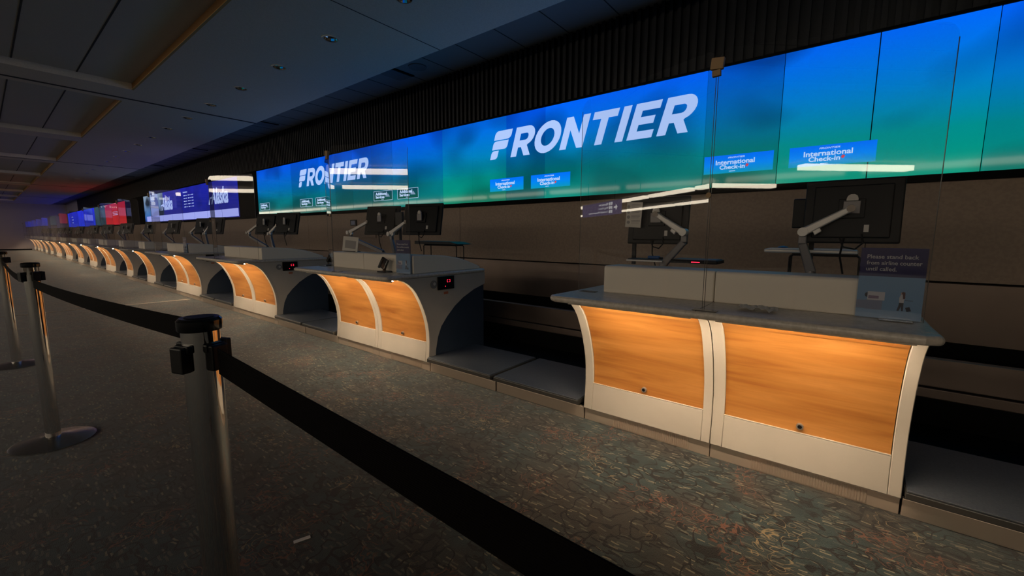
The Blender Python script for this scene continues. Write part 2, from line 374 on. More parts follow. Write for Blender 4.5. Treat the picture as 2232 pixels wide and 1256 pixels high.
# ceiling strip nearest the counters, with round holes for the downlights
DL = [-3.30-1.268*i for i in range(-4, 30)]
DLY, DLR = 2.575, .078
cu = D.curves.new('c', 'CURVE'); cu.dimensions = '2D'; cu.fill_mode = 'BOTH'; cu.extrude = .06
def addspl(p):
    s = cu.splines.new('POLY'); s.points.add(len(p)-1)
    for q, v in zip(s.points, p): q.co = (v[0], v[1], 0, 1)
    s.use_cyclic_u = True
addspl([(XL, 1.62), (XR, 1.62), (XR, 3.49), (XL, 3.49)])
for x in DL: addspl([(x+DLR*math.cos(t*PI/8), DLY+DLR*math.sin(t*PI/8)) for t in range(16)])
o = D.objects.new('tmp', cu); C.objects.link(o); bpy.context.view_layer.update()
me = D.meshes.new_from_object(o.evaluated_get(bpy.context.evaluated_depsgraph_get())); D.objects.remove(o)
me.materials.clear(); me.materials.append(M['ceiling']); me.name = 'ceiling'
o = D.objects.new('ceiling', me); C.objects.link(o); o.location.z = ZC+.06; struct(o)
struct(MB().box(XL, XR, 3.40, YW+.1, ZR, ZR+.08).build('ceiling_recess', 'ceiling_grey')).name = 'ceiling.001'
# joints in the smooth ceiling
mb = MB()
for x in (-9.05, -18.45, -27.9, -37.3): mb.box(x-.03, x+.03, YF, 3.49, ZC-.004, ZC+.002)
for x in (-3.84,): mb.box(x-.005, x+.005, 1.62, 3.49, ZC-.002, ZC+.002)
struct(mb.build('trim_5', 'seam'))
mb = MB(); x = -44.0
while x < XR: mb.box(x-.005, x+.005, 3.49, YW, ZR-.003, ZR+.002); x += .6
struct(mb.build('trim_6', 'seam'))
# coffered field beyond: white cross beams, tiles set higher, amber inner faces
cof = [(-8.45, -4.22), (-13.44, -9.26), (-18.32, -14.10), (-23.34, -18.99), (-28.2, -23.9), (-33.1, -28.8), (-38, -33.7), (-42.9, -38.6), (-3.6, .6), (1.3, 4.9)]
cof.sort()
COF_Y0, COF_H = -2.4, .09
mb = MB(); xs = [XL] + [v for c in cof for v in c] + [XR]
for a, b in zip(xs[::2], xs[1::2]): mb.box(a, b, COF_Y0, 1.62, ZC, ZC+.12)
mb.box(XL, XR, YF, COF_Y0, ZC, ZC+.12)
struct(mb.build('ceiling_beams', 'ceiling')).name = 'ceiling.002'
mb = MB(); mbs = MB(); mba = MB(); mbl = MB()
for a, b in cof:
    mb.box(a-.05, b+.05, COF_Y0-.05, 1.67, ZC+COF_H, ZC+COF_H+.04)
    for yy in (1.04, .46, -.12, -.70, -1.28, -1.86): mbs.box(a, b, yy-.008, yy+.008, ZC+COF_H-.003, ZC+COF_H+.001)
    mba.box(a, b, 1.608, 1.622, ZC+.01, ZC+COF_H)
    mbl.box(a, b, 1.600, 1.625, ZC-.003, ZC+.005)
struct(mb.build('ceiling_tiles', 'tile')).name = 'ceiling.003'
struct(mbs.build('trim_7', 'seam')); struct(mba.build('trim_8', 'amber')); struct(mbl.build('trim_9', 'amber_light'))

# downlights (switched off, mirror reflectors)
def make_downlight():
    r = empty('downlight')
    MB().lathe([(.095, -.006), (.095, 0), (DLR-.004, .002), (DLR-.004, -.002), (.095, -.006)][:4], n=24).build('trim_ring', 'ceiling', r)
    b = MB(); n = 12; prof = [(DLR-.003, .0), (.068, .03), (.05, .055), (.02, .068)]
    rings = [[b.bm.verts.new((q*math.cos(2*PI*i/n), q*math.sin(2*PI*i/n), z)) for i in range(n)] for q, z in prof]
    for A, B in zip(rings, rings[1:]):
        for i in range(n): b.bm.faces.new((A[i], A[(i+1) % n], B[(i+1) % n], B[i]))
    b.bm.faces.new(rings[-1])
    b.build('reflector', 'chrome', r)
    return r
# the ring must be an open annulus
def make_downlight_ring(r, z):
    b = MB(); n = 24
    A = [b.bm.verts.new((.092*math.cos(2*PI*i/n), .092*math.sin(2*PI*i/n), z)) for i in range(n)]
    B = [b.bm.verts.new((.074*math.cos(2*PI*i/n), .074*math.sin(2*PI*i/n), z)) for i in range(n)]
    A2 = [b.bm.verts.new((.092*math.cos(2*PI*i/n), .092*math.sin(2*PI*i/n), z+.006)) for i in range(n)]
    for i in range(n):
        j = (i+1) % n; b.bm.faces.new((A[i], A[j], B[j], B[i])); b.bm.faces.new((A[i], A2[i], A2[j], A[j]))
    return b.build('ring', 'ceiling', r)
proto = make_downlight(); D.objects.remove([c for c in proto.children if c.name.startswith('trim_ring')][0]); make_downlight_ring(proto, -.006)
vis = 0
for i, x in enumerate(DL):
    if x > 2: continue
    if x < -22: break
    o = proto if i == 0 or (proto.get('label') is None) else copy_tree(proto)
    o.location = (x, DLY, ZC)
    if x > -3: lab = 'round recessed ceiling downlight above and to the right of the frame'
    else: lab = 'round mirror-lined ceiling downlight, %s in the row from the camera' % ORD[vis]; vis += 1
    tag(o, lab, 'ceiling light', 'recessed downlights in the smooth ceiling')
# speaker and air slots in the darker ceiling strip
sp = MB().cyl((-4.68, 3.85, ZR-.012), (-4.68, 3.85, ZR), .12, n=32).build('ceiling_speaker', 'carton')
tag(sp, 'round ceiling speaker in the dark ceiling strip near the slatted wall', 'speaker')
for i, x in enumerate((-4.98, -9.3, -13.6, -17.9, -22.2)):
    t = empty('air_vent', (x, 3.85, ZR)); tag(t, 'square air vent with a dark slot in the ceiling strip, %s from the camera' % ORD[i], 'air vent', 'air vents in the ceiling strip')
    MB().box(-.30, -.04, -.17, .17, -.008, 0).build('cover', 'carton', t); MB().box(-.02, .02, -.17, .17, -.012, 0).build('slot', 'matte_black', t)
# lit linear lamps of the hall, behind the photographer
for yy, off, side in ((-8.1, 2.1, 'nearer'), (-12.6, 1.2, 'farther')):
    for i in range(17):
        x0 = -1.95-3.7*12 + 3.7*i + off
        if x0+3.35 > XR or x0 < XL+.3: continue
        if side == 'nearer' and 3.5 < x0 < 4.2: continue        # a gap in the row
        t = empty('linear_ceiling_lamp', (x0+1.67, yy, ZC))
        tag(t, 'long lit linear ceiling lamp in the %s row across the hall' % side, 'ceiling light', 'linear lamps in the %s row' % side)
        MB().box(-1.67, 1.67, -.16, .16, -.06, 0).build('housing', 'lampbody', t); MB().box(-1.64, 1.64, -.15, .15, -.20, -.06).build('diffuser', 'lamp', t)

# ------------------------------------------------------------------ back of house: conveyor behind the counters
t = empty('baggage_conveyor', (-20, 4, 0)); tag(t, 'long dark steel baggage conveyor running behind all the counters', 'conveyor')
def rel(o, p): o.parent = p; o.location = (-p.location.x, -p.location.y, -p.location.z); return o
rel(MB().box(XL+.05, XR-.1, YW-.02, YW+.09, .45, .872).build('backsplash', 'dsteel'), t)
rel(MB().box(XL+.05, XR-.1, YW-.012, YW+.09, .05, .45).build('lower_backsplash', 'matte_black'), t)
rel(MB().box(XL+.05, XR-.1, 3.60, 3.66, .275, .455).build('side_guard', 'dsteel', bevel=.006), t)
rel(MB().box(XL+.05, XR-.1, 3.585, 3.62, .205, .268).build('guard_rail', 'dsteel', bevel=.006), t)
rel(MB().box(XL+.05, XR-.1, 3.66, 4.27, .30, .34).build('conveyor_belt', 'matte_black'), t)
rel(MB().box(XL+.05, XR-.1, 3.68, 4.25, 0, .30).build('plinth', 'matte_black'), t)
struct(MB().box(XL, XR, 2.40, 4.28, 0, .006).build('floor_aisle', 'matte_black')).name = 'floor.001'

# ------------------------------------------------------------------ check-in counters
PROF = [(2.362, .082), (2.368, .14), (2.374, .20), (2.377, .28), (2.373, .36), (2.362, .43), (2.346, .49), (2.325, .55), (2.30, .61), (2.272, .665), (2.243, .715), (2.21, .755), (2.168, .792), (2.12, .82), (2.06, .838), (2.0, .846)]
def prof_between(z0, z1, off=0):
    out = []
    def at(z):
        for a, b in zip(PROF, PROF[1:]):
            if a[1] <= z <= b[1]: k = (z-a[1])/(b[1]-a[1]); return (a[0]+(b[0]-a[0])*k, z)
    out.append(at(z0)); out += [p for p in PROF if z0 < p[1] < z1]; out.append(at(z1))
    return [(p[0]+off, p[1]) for p in out]
MOD = .77
ARCH = [(2.446, .085), (2.452, .18), (2.477, .292), (2.52, .385), (2.592, .464), (2.69, .55), (2.80, .618), (2.95, .682), (3.105, .723)]
def make_counter(n):
    w_ = MOD*n; r = empty('check_in_counter')
    # front frame
    b = MB(); st = .045
    for i in range(n):
        x0, x1 = i*MOD+(.002 if i else 0), (i+1)*MOD-(.002 if i < n-1 else 0)
        b.ribbon(PROF, .03, x0, x0+st+.012); b.ribbon(PROF, .03, x1-st, x1)
        b.ribbon(prof_between(.082, .255), .03, x0+st+.0125, x1-st-.0005)
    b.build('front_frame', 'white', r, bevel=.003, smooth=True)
    for i in range(n):
        x0, x1 = i*MOD+st+.012+.003, (i+1)*MOD-st-.003
        wp = MB().ribbon(prof_between(.259, .771, .009), .02, x0, x1).build('wood_panel', 'wood', r, smooth=True)
        xm = (x0+x1)/2
        MB().cyl((xm, 2.369, .292), (xm, 2.388, .292), .0145, n=20).build('lock', 'brass', wp)
        MB().cyl((xm, 2.3675, .292), (xm, 2.3695, .292), .009, n=14).build('keyhole', 'gloss_black', wp)
        MB().box(x0, x1, 2.042, 2.054, .826, .830).build('led_strip', 'led', r)
        MB().box(x0, x1, 2.034, 2.039, .8165, .8385).build('spill_fin', 'housing', r)  # unseen fin behind the lip, added to cut the strip's spill across the carpet
        MB().ribbon(prof_between(.772, .840, .004), .012, x0, x1).build('cove', 'wood', r, smooth=True)  # white cove coloured as wood: the panel's orange reflection is put into the colour
        MB().ribbon(prof_between(.256, .2595, -.001), .01, x0-.002, x1+.002).build('panel_trim', 'white', r)
        # kick plate with pressed louvres
        k = MB().box(i*MOD+.002, (i+1)*MOD-.002, 2.378, 2.40, 0, .079).build('kick_plate', 'steel', r, bevel=.002)
        xa, nz = i*MOD+.20, 42; zz = []
        for q in range(nz): zz += [(xa+q*.011, 2.3775), (xa+q*.011+.0015, 2.3745), (xa+q*.011+.006, 2.3745), (xa+q*.011+.0075, 2.3775)]
        MB().prism(zz + [(xa+nz*.011, 2.379), (xa, 2.379)], 'z', .008, .072).build('louvre', 'steel', k)
    # sides
    outline = [(p[0]+.004, p[1]) for p in PROF[:-1]] + [(2.03, .8385), (3.105, .8385)] + ARCH[::-1]
    for sx, x in ((-1, 0), (1, w_)):
        x0, x1 = (x+.002, x+.028) if sx < 0 else (x-.028, x-.002)
        MB().prism(outline, 'x', x0, x1).build('side_panel', 'white', r)
        inner = ARCH + [(3.10, .085)]
        x0, x1 = (x+.012, x+.026) if sx < 0 else (x-.026, x-.012)
        MB().prism([(2.43, .01), (2.43, .085)] + ARCH[1:-1] + [(3.095, .72), (3.095, .01)], 'x', x0-.0, x1).build('arch_panel', 'navy', r)
    MB().box(.03, w_-.03, 3.07, 3.10, .02, .845).build('back_panel', 'navy', r)
    # worktop with rounded front edge
    c = .03
    MB().prism([(0+c*1.3, 1.925), (w_-c*1.3, 1.925), (w_+.012, 1.955), (w_+.004, 2.2), (w_+.004, 3.105), (-.004, 3.105), (-.004, 2.2), (-.012, 1.955)], 'z', .8385, .874).build('worktop', 'worktop', r, bevel=.016, seg=5)
    for i in range(1, n):
        MB().box(i*MOD-.0012, i*MOD+.0012, 1.924, 2.2, .8738, .8745).build('worktop_joint', 'seam', r)
    # raised white housing behind the worktop
    rp = [(2.245, .874), (2.245, 1.02), (2.255, 1.03), (2.45, 1.028), (2.62, 1.015), (2.76, .993), (2.88, .962), (2.97, .930), (3.065, .898), (3.065, .874)]
    xs_ = [.17] + [MOD*i for i in range(1, n)] + [w_-.03]
    for a, b_ in zip(xs_, xs_[1:]):
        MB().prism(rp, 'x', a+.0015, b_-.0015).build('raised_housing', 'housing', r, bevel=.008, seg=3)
    # weight read-out on the right side
    wd = MB().box(w_-.002, w_+.010, 2.48, 2.675, .716, .836).build('weight_display', 'gloss_black', r, bevel=.003)
    d = MB(); X = w_+.0105
    def seg(y, z, on):
        a, hgt = .013, .012
        S = {'a': (y, y+a, z+2*hgt-.003, z+2*hgt), 'g': (y, y+a, z+hgt-.0015, z+hgt+.0015), 'd': (y, y+a, z, z+.003),
             'f': (y, y+.003, z+hgt, z+2*hgt), 'b': (y+a-.003, y+a, z+hgt, z+2*hgt), 'e': (y, y+.003, z, z+hgt), 'c': (y+a-.003, y+a, z, z+hgt)}
        for q in on: y0, y1, z0, z1 = S[q]; d.box(X, X+.001, y0, y1, z0, z1)
    seg(2.586, .780, 'adef'); seg(2.610, .780, 'abcd')
    d.box(X, X+.001, 2.562, 2.568, .742, .748)
    d.build('digits', 'red_led', wd)
    sp_ = MB().cyl((w_-.002, 2.435, .771), (w_+.006, 2.435, .771), .036, n=28).build('round_grille', 'carton', r)
    MB().cyl((w_+.004, 2.44, .776), (w_+.010, 2.44, .776), .014, n=20).build('hub', 'arm', sp_)
    MB().box(w_-.002, w_+.0025, 2.555, 2.605, .673, .695).build('sticker', 'orange', r)
    return r, w_
UNITS = [(-1.27, 2), (-4.35, 2), (-7.42, 2), (-10.49, 2), (-12.86, 1), (-15.07, 1), (-18.06, 2), (-21.13, 2), (-24.02, 2), (-27.80, 3), (-31.57, 3), (-34.46, 2), (-37.4, 2), (-40.4, 2), (-42.6, 2), (-45.2, 2)]
protos = {}
for i, (x, n) in enumerate(UNITS):
    if n not in protos: protos[n], _ = make_counter(n); o = protos[n]
    else: o = copy_tree(protos[n])
    o.location = (x, 0, 0)
    num = {1: 'one lit wood panel', 2: 'two lit wood panels', 3: 'three lit wood panels'}[n]
    tag(o, 'white check-in counter with %s, %s from the camera' % (num, ORD[i]), 'counter', 'check-in counters in the long row')

# baggage scales between the counters
def make_scale(wd):
    r = empty('baggage_scale')
    MB().box(.006, wd-.006, 2.378, 2.40, 0, .079).build('kick_plate', 'steel', r, bevel=.002)
    MB().box(.002, wd-.002, 2.39, 2.96, .008, .078).build('plinth', 'matte_black', r)
    MB().box(.008, wd-.03, 2.335, 2.955, .098, .128).build('frame', 'scale_edge', r, bevel=.003)
    MB().box(.03, wd-.05, 2.40, 2.93, .077, .099).build('load_cell', 'black', r)
    MB().box(.012, wd-.034, 2.34, 2.95, .1275, .137).build('weighing_plate', 'scale_top', r, bevel=.003)
    return r
sc_proto = {}; cnt = 0
ends = [(5.0, 1.81)] + []
gaps = [(.27, 1.81)]
for (x, n), (x2, n2) in zip(UNITS, UNITS[1:]):
    gaps.append((x2+MOD*n2, x))
for a, b in gaps:
    if b-a < .5: continue
    k = 2 if b-a > 1.1 else 1; wd = round((b-a)/k, 3)
    for j in reversed(range(k)):
        if wd not in sc_proto: o = sc_proto[wd] = make_scale(wd)
        else: o = copy_tree(sc_proto[wd])
        o.location = (a+j*wd, 0, 0)
        if a > 0: lab = 'dark baggage scale right of the nearest counter, %s' % ('cut off by the frame' if j == 0 else 'outside the frame')
        else:
            cnt += 1; lab = 'dark low baggage scale between counters, %s from the nearest counter leftwards' % (ORD[cnt-1] if cnt > 1 else 'first')
        tag(o, lab, 'baggage scale', 'baggage scales between the counters')

# sneeze guards: two clear panes meeting in a shallow V towards the customer
def pane(b, x0, y0, x1, y1, z0, z1, rc=.05, th=.006):
    d = Vector((x1-x0, y1-y0)); L = d.length; d /= L; nrm = Vector((-d.y, d.x))
    pts = [(0, z0), (L, z0), (L, z1-rc)] + [(L-rc+rc*math.cos(a), z1-rc+rc*math.sin(a)) for a in (PI/8, PI/4, 3*PI/8, PI/2)] + [(rc+rc*math.cos(a), z1-rc+rc*math.sin(a)) for a in (PI/2, 5*PI/8, 3*PI/4, 7*PI/8, PI)]
    A = [b.bm.verts.new((x0+d.x*s, y0+d.y*s, z)) for s, z in pts]; B = [b.bm.verts.new((x0+d.x*s+nrm.x*th, y0+d.y*s+nrm.y*th, z)) for s, z in pts]
    b.bm.faces.new(A)
    return A, B
def make_guard(n, yl=2.205):
    w_ = MOD*n; r = empty('sneeze_guard'); xm = w_*.52
    for x0, y0, x1, y1 in ((.03, yl, xm-.004, 1.93), (xm+.004, 1.93, w_-.02, 2.205)):
        b = MB(); A, B = pane(b, x0, y0, x1, y1, .8755, 1.955)
        g = b.build('glass_pane', 'glass', r)
        # polished dark edges
        d = Vector((x1-x0, y1-y0, 0)).normalized()
        for (px, py) in ((x0, y0), (x1, y1)):
            MB().cyl((px, py, .8755), (px, py, 1.90), .0015, n=6).build('edge', 'glass_edge', g)
    MB().box(xm-.022, xm+.026, 1.905, 1.925, 1.868, 1.912, rot=Matrix.Rotation(.1, 3, 'Y')).build('clip', 'tan_clip', r, bevel=.002)
    MB().box(xm-.016, xm+.016, 1.907, 1.925, 1.842, 1.866, rot=Matrix.Rotation(-.06, 3, 'Y')).build('clip', 'tan_clip', r, bevel=.002)
    MB().cyl((xm-.003, 1.915, 1.372), (xm-.003, 1.925, 1.372), .011, n=16).build('lower_clip', 'tan_clip', r)
    for x_, y_ in ((.10, 2.19), (xm, 1.95), (w_-.10, 2.18)):
        MB().box(x_-.05, x_+.05, y_-.012, y_+.035, .8745, .8775).build('foot', 'glass_edge', r, bevel=.001)
    return r
gp = {}
for i, (x, n) in enumerate(UNITS):
    if i == 1: o = make_guard(n, 2.30)
    elif n not in gp: o = gp[n] = make_guard(n)
    else: o = copy_tree(gp[n])
    o.location = (x, 0, 0)
    tag(o, 'clear acrylic sneeze guard bent forward in the middle, on the %s counter from the camera' % ORD[i], 'sneeze guard', 'clear sneeze guards on the counters')

# ------------------------------------------------------------------ monitors and arms
def make_screen(wd, ht, root):
    """screen faces +Y (the agent); origin at the middle of its back"""
    h = MB().box(-wd/2, wd/2, 0, .022, -ht/2, ht/2).build('display', 'black', root, bevel=.008, seg=3)
    MB().box(-wd*.40, wd*.40, -.014, 0, -ht*.42, ht*.40).build('back_cover', 'black', h, bevel=.012, seg=4)
    MB().box(-wd/2+.012, wd/2-.012, .0215, .0235, -ht/2+.015, ht/2-.012).build('screen', 'gloss_black', h)
    MB().box(-.055, .055, -.024, -.0135, -.04, .06).build('mount_plate', 'black', h, bevel=.003)
    MB().box(wd*.14, wd*.19, -.0155, -.0135, -ht*.33, -ht*.22).build('port_label', 'paper', h)
    MB().tube([(.05, -.018, -ht*.36), (.06, -.03, -ht*.5), (.03, -.02, -ht*.6), (-.02, .0, -ht*.56), (-.04, .0, -ht*.40)], .004, 8).build('cable', 'black', h)
    MB().tube([(-.02, -.01, -ht*.42), (-.03, .03, -ht*.7), (-.01, .06, -ht*.98)], .0045, 8).build('cable', 'black', h)
    return h
def make_station(base, elbow, tip, piv, wd, ht, tilt, rz, mat_up='arm'):
    r = empty('monitor', base); B = Vector(base); E, T, V = Vector(elbow)-B, Vector(tip)-B, Vector(piv)-B
    MB().lathe([(.045, 0), (.045, .012), (.022, .018), (.02, .03)], n=20).build('base', 'arm_dark', r, smooth=True)
    def bar(b, a, c, wa, wb, th):
        a, c = Vector(a), Vector(c); d = (c-a).normalized(); u = d.cross(Vector((0, 1, 0))).normalized(); v = d.cross(u)
        vs = []
        for p, q in ((a, wa), (c, wb)):
            for su, sv in ((-1, -1), (1, -1), (1, 1), (-1, 1)): vs.append(b.bm.verts.new(p+u*su*q+v*sv*th))
        for f in ((0, 1, 2, 3), (7, 6, 5, 4), (0, 4, 5, 1), (1, 5, 6, 2), (2, 6, 7, 3), (3, 7, 4, 0)): b.bm.faces.new([vs[k] for k in f])
        return b
    lo = bar(MB(), (0, 0, .02), E-Vector((0, 0, .05)), .024, .020, .016).build('lower_arm', 'arm_dark', r, bevel=.006)
    bar(MB(), E-Vector((0, 0, .055)), E+Vector((.0, 0, .01)), .020, .018, .016).build('upright', 'arm_dark', lo, bevel=.006)
    up = bar(MB(), E+Vector((.0, -.03, .01)), T+Vector((0, -.03, 0)), .022, .016, .015).build('upper_arm', mat_up, r, bevel=.007)
    d = (T-E).normalized()
    bar(MB(), E+d*.05+Vector((0, -.03, -.012)), E+d*.09+Vector((0, -.03, -.018)), .026, .018, .012).build('tension_cover', mat_up, up, bevel=.004)
    MB().cyl(E+Vector((0, -.052, .012)), E+Vector((0, .01, .012)), .024, n=20).build('elbow_joint', 'arm', up)
    MB().cyl(T+Vector((0, -.052, 0)), T+Vector((0, -.01, 0)), .018, n=20).build('tip_joint', 'chrome', up)
    b = MB(); b.box(V.x-.035, V.x+.035, V.y-.040, V.y-.028, V.z-.035, V.z+.03); br = b.build('bracket', 'arm_dark', r, bevel=.002)
    MB().prism([(V.x-.024, V.z+.032)] + [(V.x+.024*math.cos(a), V.z+.042+.024*math.sin(a)) for a in (PI, PI*.8, PI*.6, PI*.4, PI*.2, 0)] + [(V.x+.024, V.z+.032)], 'y', V.y-.040, V.y-.028).build('head_cap', 'paper', br)
    h = make_screen(wd, ht, r); h.location = V-Vector((0, 0, .02)); h.rotation_euler = (tilt, 0, rz)
    return r
MW = [
    (0, 'right', 1.272, 2.86, 1.335, .405, .335, 0.0, -.10, (1.125, 1.03), (1.075, 1.215), (1.27, 1.345)),
    (0, 'left', .255, 2.86, 1.305, .405, .315, 0.0, -.10, (.31, 1.03), (.445, 1.215), (.265, 1.345)),
]
def add_station(u, side, mx, my, mz, mw, mh, rz, tilt, base, elbow, tip):
    ux = UNITS[u][0]
    a = make_station((ux+base[0], my-.03, 0.985), (ux+elbow[0], my-.04, elbow[1]), (ux+tip[0], my-.035, tip[1]), (ux+mx, my-.005, mz+.02), mw, mh, tilt, rz)
    tag(a, 'black monitor on a silver arm, %s one on the %s counter from the camera' % (side, ORD[u]), 'monitor', 'monitors on the counters')
    return a
m0 = add_station(*MW[0]); m1 = add_station(*MW[1])
m2 = add_station(1, 'right', .90, 2.86, 1.365, .46, .33, +.30, -.22, (.46, 1.03), (.42, 1.20), (.72, 1.34))
m3 = add_station(1, 'left', .20, 2.86, 1.365, .46, .33, +.30, -.22, (.24, 1.02), (-.40, 1.215), (.02, 1.35))
for u in range(2, 16):
    n = UNITS[u][1]
    for a, side in ((m2, 'right'), (m3, 'left')):
        if n == 1 and side == 'right': continue
        c = copy_tree(a); c.location.x += UNITS[u][0]-UNITS[1][0] + random.uniform(-.05, .05) + (.25 if n == 1 else 0)
        tag(c, 'black monitor on a silver arm, %s one on the %s counter from the camera' % (side if n > 1 else 'only', ORD[u]))
# small second displays
def small_display(loc, lab, wd=.13, ht=.16, rz=0):
    r = empty('agent_display', loc, rz); MB().box(-wd/2, wd/2, 0, .03, -ht/2, ht/2).build('housing', 'black', r, bevel=.006); MB().box(-.012, .012, .008, .03, -.30, -ht/2).build('post', 'black', r)
    tag(r, lab, 'display'); return r
def drop(o, z):
    return o
small_display((-.16, 2.92, 1.332), 'small black display peeking out left of the nearest right-hand monitor', .20, .165)
small_display((-1.205, 2.92, 1.30), 'small black display peeking out left of the nearest left-hand monitor', .08, .17)
small_display((-3.80, 2.82, 1.375), 'small black display left of the right monitor on the second counter', .12, .14)
# instruction sheet taped to the left monitor of counter A
t = empty('instruction_sheet', (-1.16, 2.80, 1.345)); tag(t, 'white instruction sheet taped to the left edge of the nearest left monitor', 'paper')
MB().box(-.055, .055, -.0012, 0, -.085, .085, rot=Matrix.Rotation(.06, 3, 'Y')).build('sheet', 'paper', t)
b = MB()
for k in range(4):
    z = .055-.035*k; b.cyl((-.038, -.0025, z), (-.038, -.001, z), .011, n=14)
    for q in range(3): b.box(-.018, .045-.008*(q == 2), -.0022, -.001, z+.010-.009*q, z+.013-.009*q)
b.build('print', 'grey_paper', t)

# ------------------------------------------------------------------ things on the counters
def acrylic_sign(x, y, z, w_, h_, lab, who='woman'):
    t = empty('queue_sign', (x, y, z)); tag(t, lab, 'sign')
    hs = h_*.402
    MB().box(-w_/2, w_/2, 0, .003, h_-hs, h_).build('upper_panel', 'sign_navy', t)
    lo = MB().box(-w_/2, w_/2, 0, .003, 0, h_-hs).build('lower_panel', 'sign_blue', t)
    for k, s in enumerate(('Please stand back', 'from airline counter', 'until called.')):
        z1 = h_-.026-k*.0245; wid = (.152, .163, .092)[k]*w_/.197
        text(s, 'lettering', 'sign_white', t, -w_/2+.020, -w_/2+.020+wid, z1-.016-(.003 if k == 2 else 0)*0, z1, -.002, bold=.012)
    def rect(x0, x1, z0, z1, m, nm, dy): MB().box(x0, x1, -.0006-dy, 0, z0, z1).build(nm, m, lo)
    rect(-w_/2, -w_/2+.028, .036, .070, 'sign_lilac', 'desk', .0)
    rect(-w_/2+.028, -w_/2+.080, .034, .072, 'sign_lilac', 'screen_stand', .0008)
    MB().cyl((-w_/2+.034, -.001, .092), (-w_/2+.034, 0, .092), .010, n=16).build('head', 'ink', lo)
    rect(-w_/2+.033, -w_/2+.086, .072, .106, 'sign_white', 'panel', .0012)
    rect(-w_/2+.036, -w_/2+.068, .078, .090, 'sign_purple', 'panel_print', .002)
    cx = w_/2-.060
    shape([[(cx-.004, .100), (cx+.005, .100), (cx+.007, .090), (cx+.006, .068), (cx-.007, .068), (cx-.008, .088)]], 'blouse', 'sign_white', lo, -.0012)
    shape([[(cx-.007, .068), (cx+.006, .068), (cx+.006, .036), (cx+.002, .036), (cx, .055), (cx-.006, .036), (cx-.012, .036), (cx-.008, .055)]], 'trousers', 'ink', lo, -.0012)
    shape([[(cx-.003, .108), (cx+.002, .112), (cx+.008, .109), (cx+.009, .085), (cx+.003, .083), (cx+.001, .1)]], 'hair', 'hair', lo, -.0016)
    MB().cyl((cx, -.0014, .105), (cx, 0, .105), .0045, n=14).build('face', 'skin', lo)
    rect(cx+.009, cx+.032, .0775, .079, 'ink', 'barrier_tape', .0006)
    shape([[(cx+.012, .050), (cx+.024, .054), (cx+.030, .038), (cx+.017, .034)]], 'suitcase', 'ink', lo, -.0012)
    MB().box(-w_/2-.004, w_/2+.004, -.004, -.0035, 0, h_+.0).build('clear_cover', 'glass', t)
    MB().box(-w_/2-.004, w_/2+.004, -.010, .012, -.0005, .002).build('foot', 'glass', t)
    return t
acrylic_sign(.146, 2.226, .8765, .197, .281, 'navy and blue sign in clear holder, at the right end of the nearest counter')
acrylic_sign(-2.95, 2.226, .8765, .197, .281, 'navy and blue sign in clear holder, on the second counter from the camera')
acrylic_sign(-9.08, 2.226, .8765, .19, .27, 'navy and blue sign in clear holder, on the fourth counter from the camera')
# crumpled receipt in front of the raised housing
b = MB(); nx, ny = 12, 5
vs = [[b.bm.verts.new((-.075+.15*i/nx, (j/ny-.5)*.09, .008+.010*math.sin(i*1.7+j)*math.cos(j*2.1+i*.6)+.004*math.sin(i*3.1))) for j in range(ny+1)] for i in range(nx+1)]
for i in range(nx):
    for j in range(ny): b.bm.faces.new((vs[i][j], vs[i+1][j], vs[i+1][j+1], vs[i][j+1]))
o = b.build('crumpled_paper', 'paper'); o.location = (-.29, 2.12, .879); tag(o, 'crumpled strip of paper lying on the nearest worktop', 'paper')
sm = o.modifiers.new('s', 'SOLIDIFY'); sm.thickness = .0008
# scanner / keyboard with red light, nearest counter left
t = empty('label_printer', (-.83, 2.86, 1.03)); tag(t, 'low dark device glowing red beside the left arm base, nearest counter', 'printer')
MB().box(-.06, .22, -.09, .10, 0, .022).build('body', 'black', t, bevel=.004); MB().box(.07, .12, -.0925, -.0895, .006, .012).build('red_light', 'red_led', t)
MB().box(-.05, .21, -.08, .09, .022, .026).build('lid', 'arm_dark', t, bevel=.001)
t = empty('keyboard', (-1.08, 2.86, 1.028)); tag(t, 'pale keyboard edge left of the red-lit device, nearest counter', 'keyboard')
MB().box(-.12, .13, -.07, .07, .0, .012).build('body', 'arm', t, bevel=.003); MB().box(-.11, .12, -.06, .06, .012, .018).build('keys', 'black', t)
t = empty('barcode_scanner', (-1.02, 2.86, 1.046)); tag(t, 'small dark blue scanner lying on the pale keyboard', 'scanner')
MB().box(-.05, .03, -.02, .02, 0, .02, rot=Matrix.Rotation(.1, 3, 'Z')).build('body', 'blue_device', t, bevel=.008, seg=3); MB().box(.02, .05, -.012, .012, 0, .012).build('grip', 'black', t, bevel=.004)
# wire stand carrying a pale tray, right
def wire_stand(x, y, w_, lab):
    t = empty('wire_stand', (x, y, 1.0)); tag(t, lab, 'stand')
    for yy in (-.05, .05): MB().tube([(-w_/2, yy, -.09), (-w_/2, yy, .085), (-w_/2+.012, yy, .096), (w_/2-.012, yy, .096), (w_/2, yy, .085), (w_/2, yy, -.09)], .005).build('wire_frame', 'black', t, smooth=True)
    MB().box(-w_/2+.01, w_/2-.01, -.05, .05, .1005, .106).build('shelf', 'black', t)
    return t
wire_stand(-.10, 3.00, .32, 'low black wire stand behind the raised housing, nearest counter')
t = empty('paper_tray', (-.15, 3.00, 1.107)); tag(t, 'pale flat paper tray lying on the wire stand, nearest counter', 'tray')
MB().box(-.24, .20, -.075, .075, 0, .022).build('tray', 'arm', t, bevel=.008, seg=3); MB().box(-.22, .18, -.06, .06, .0222, .026).build('sheets', 'paper', t)
t = empty('blue_glove_box', (-.30, 2.98, 1.134)); t.name = 'blue_bag'; tag(t, 'small crumpled blue bag on the pale paper tray', 'bag')
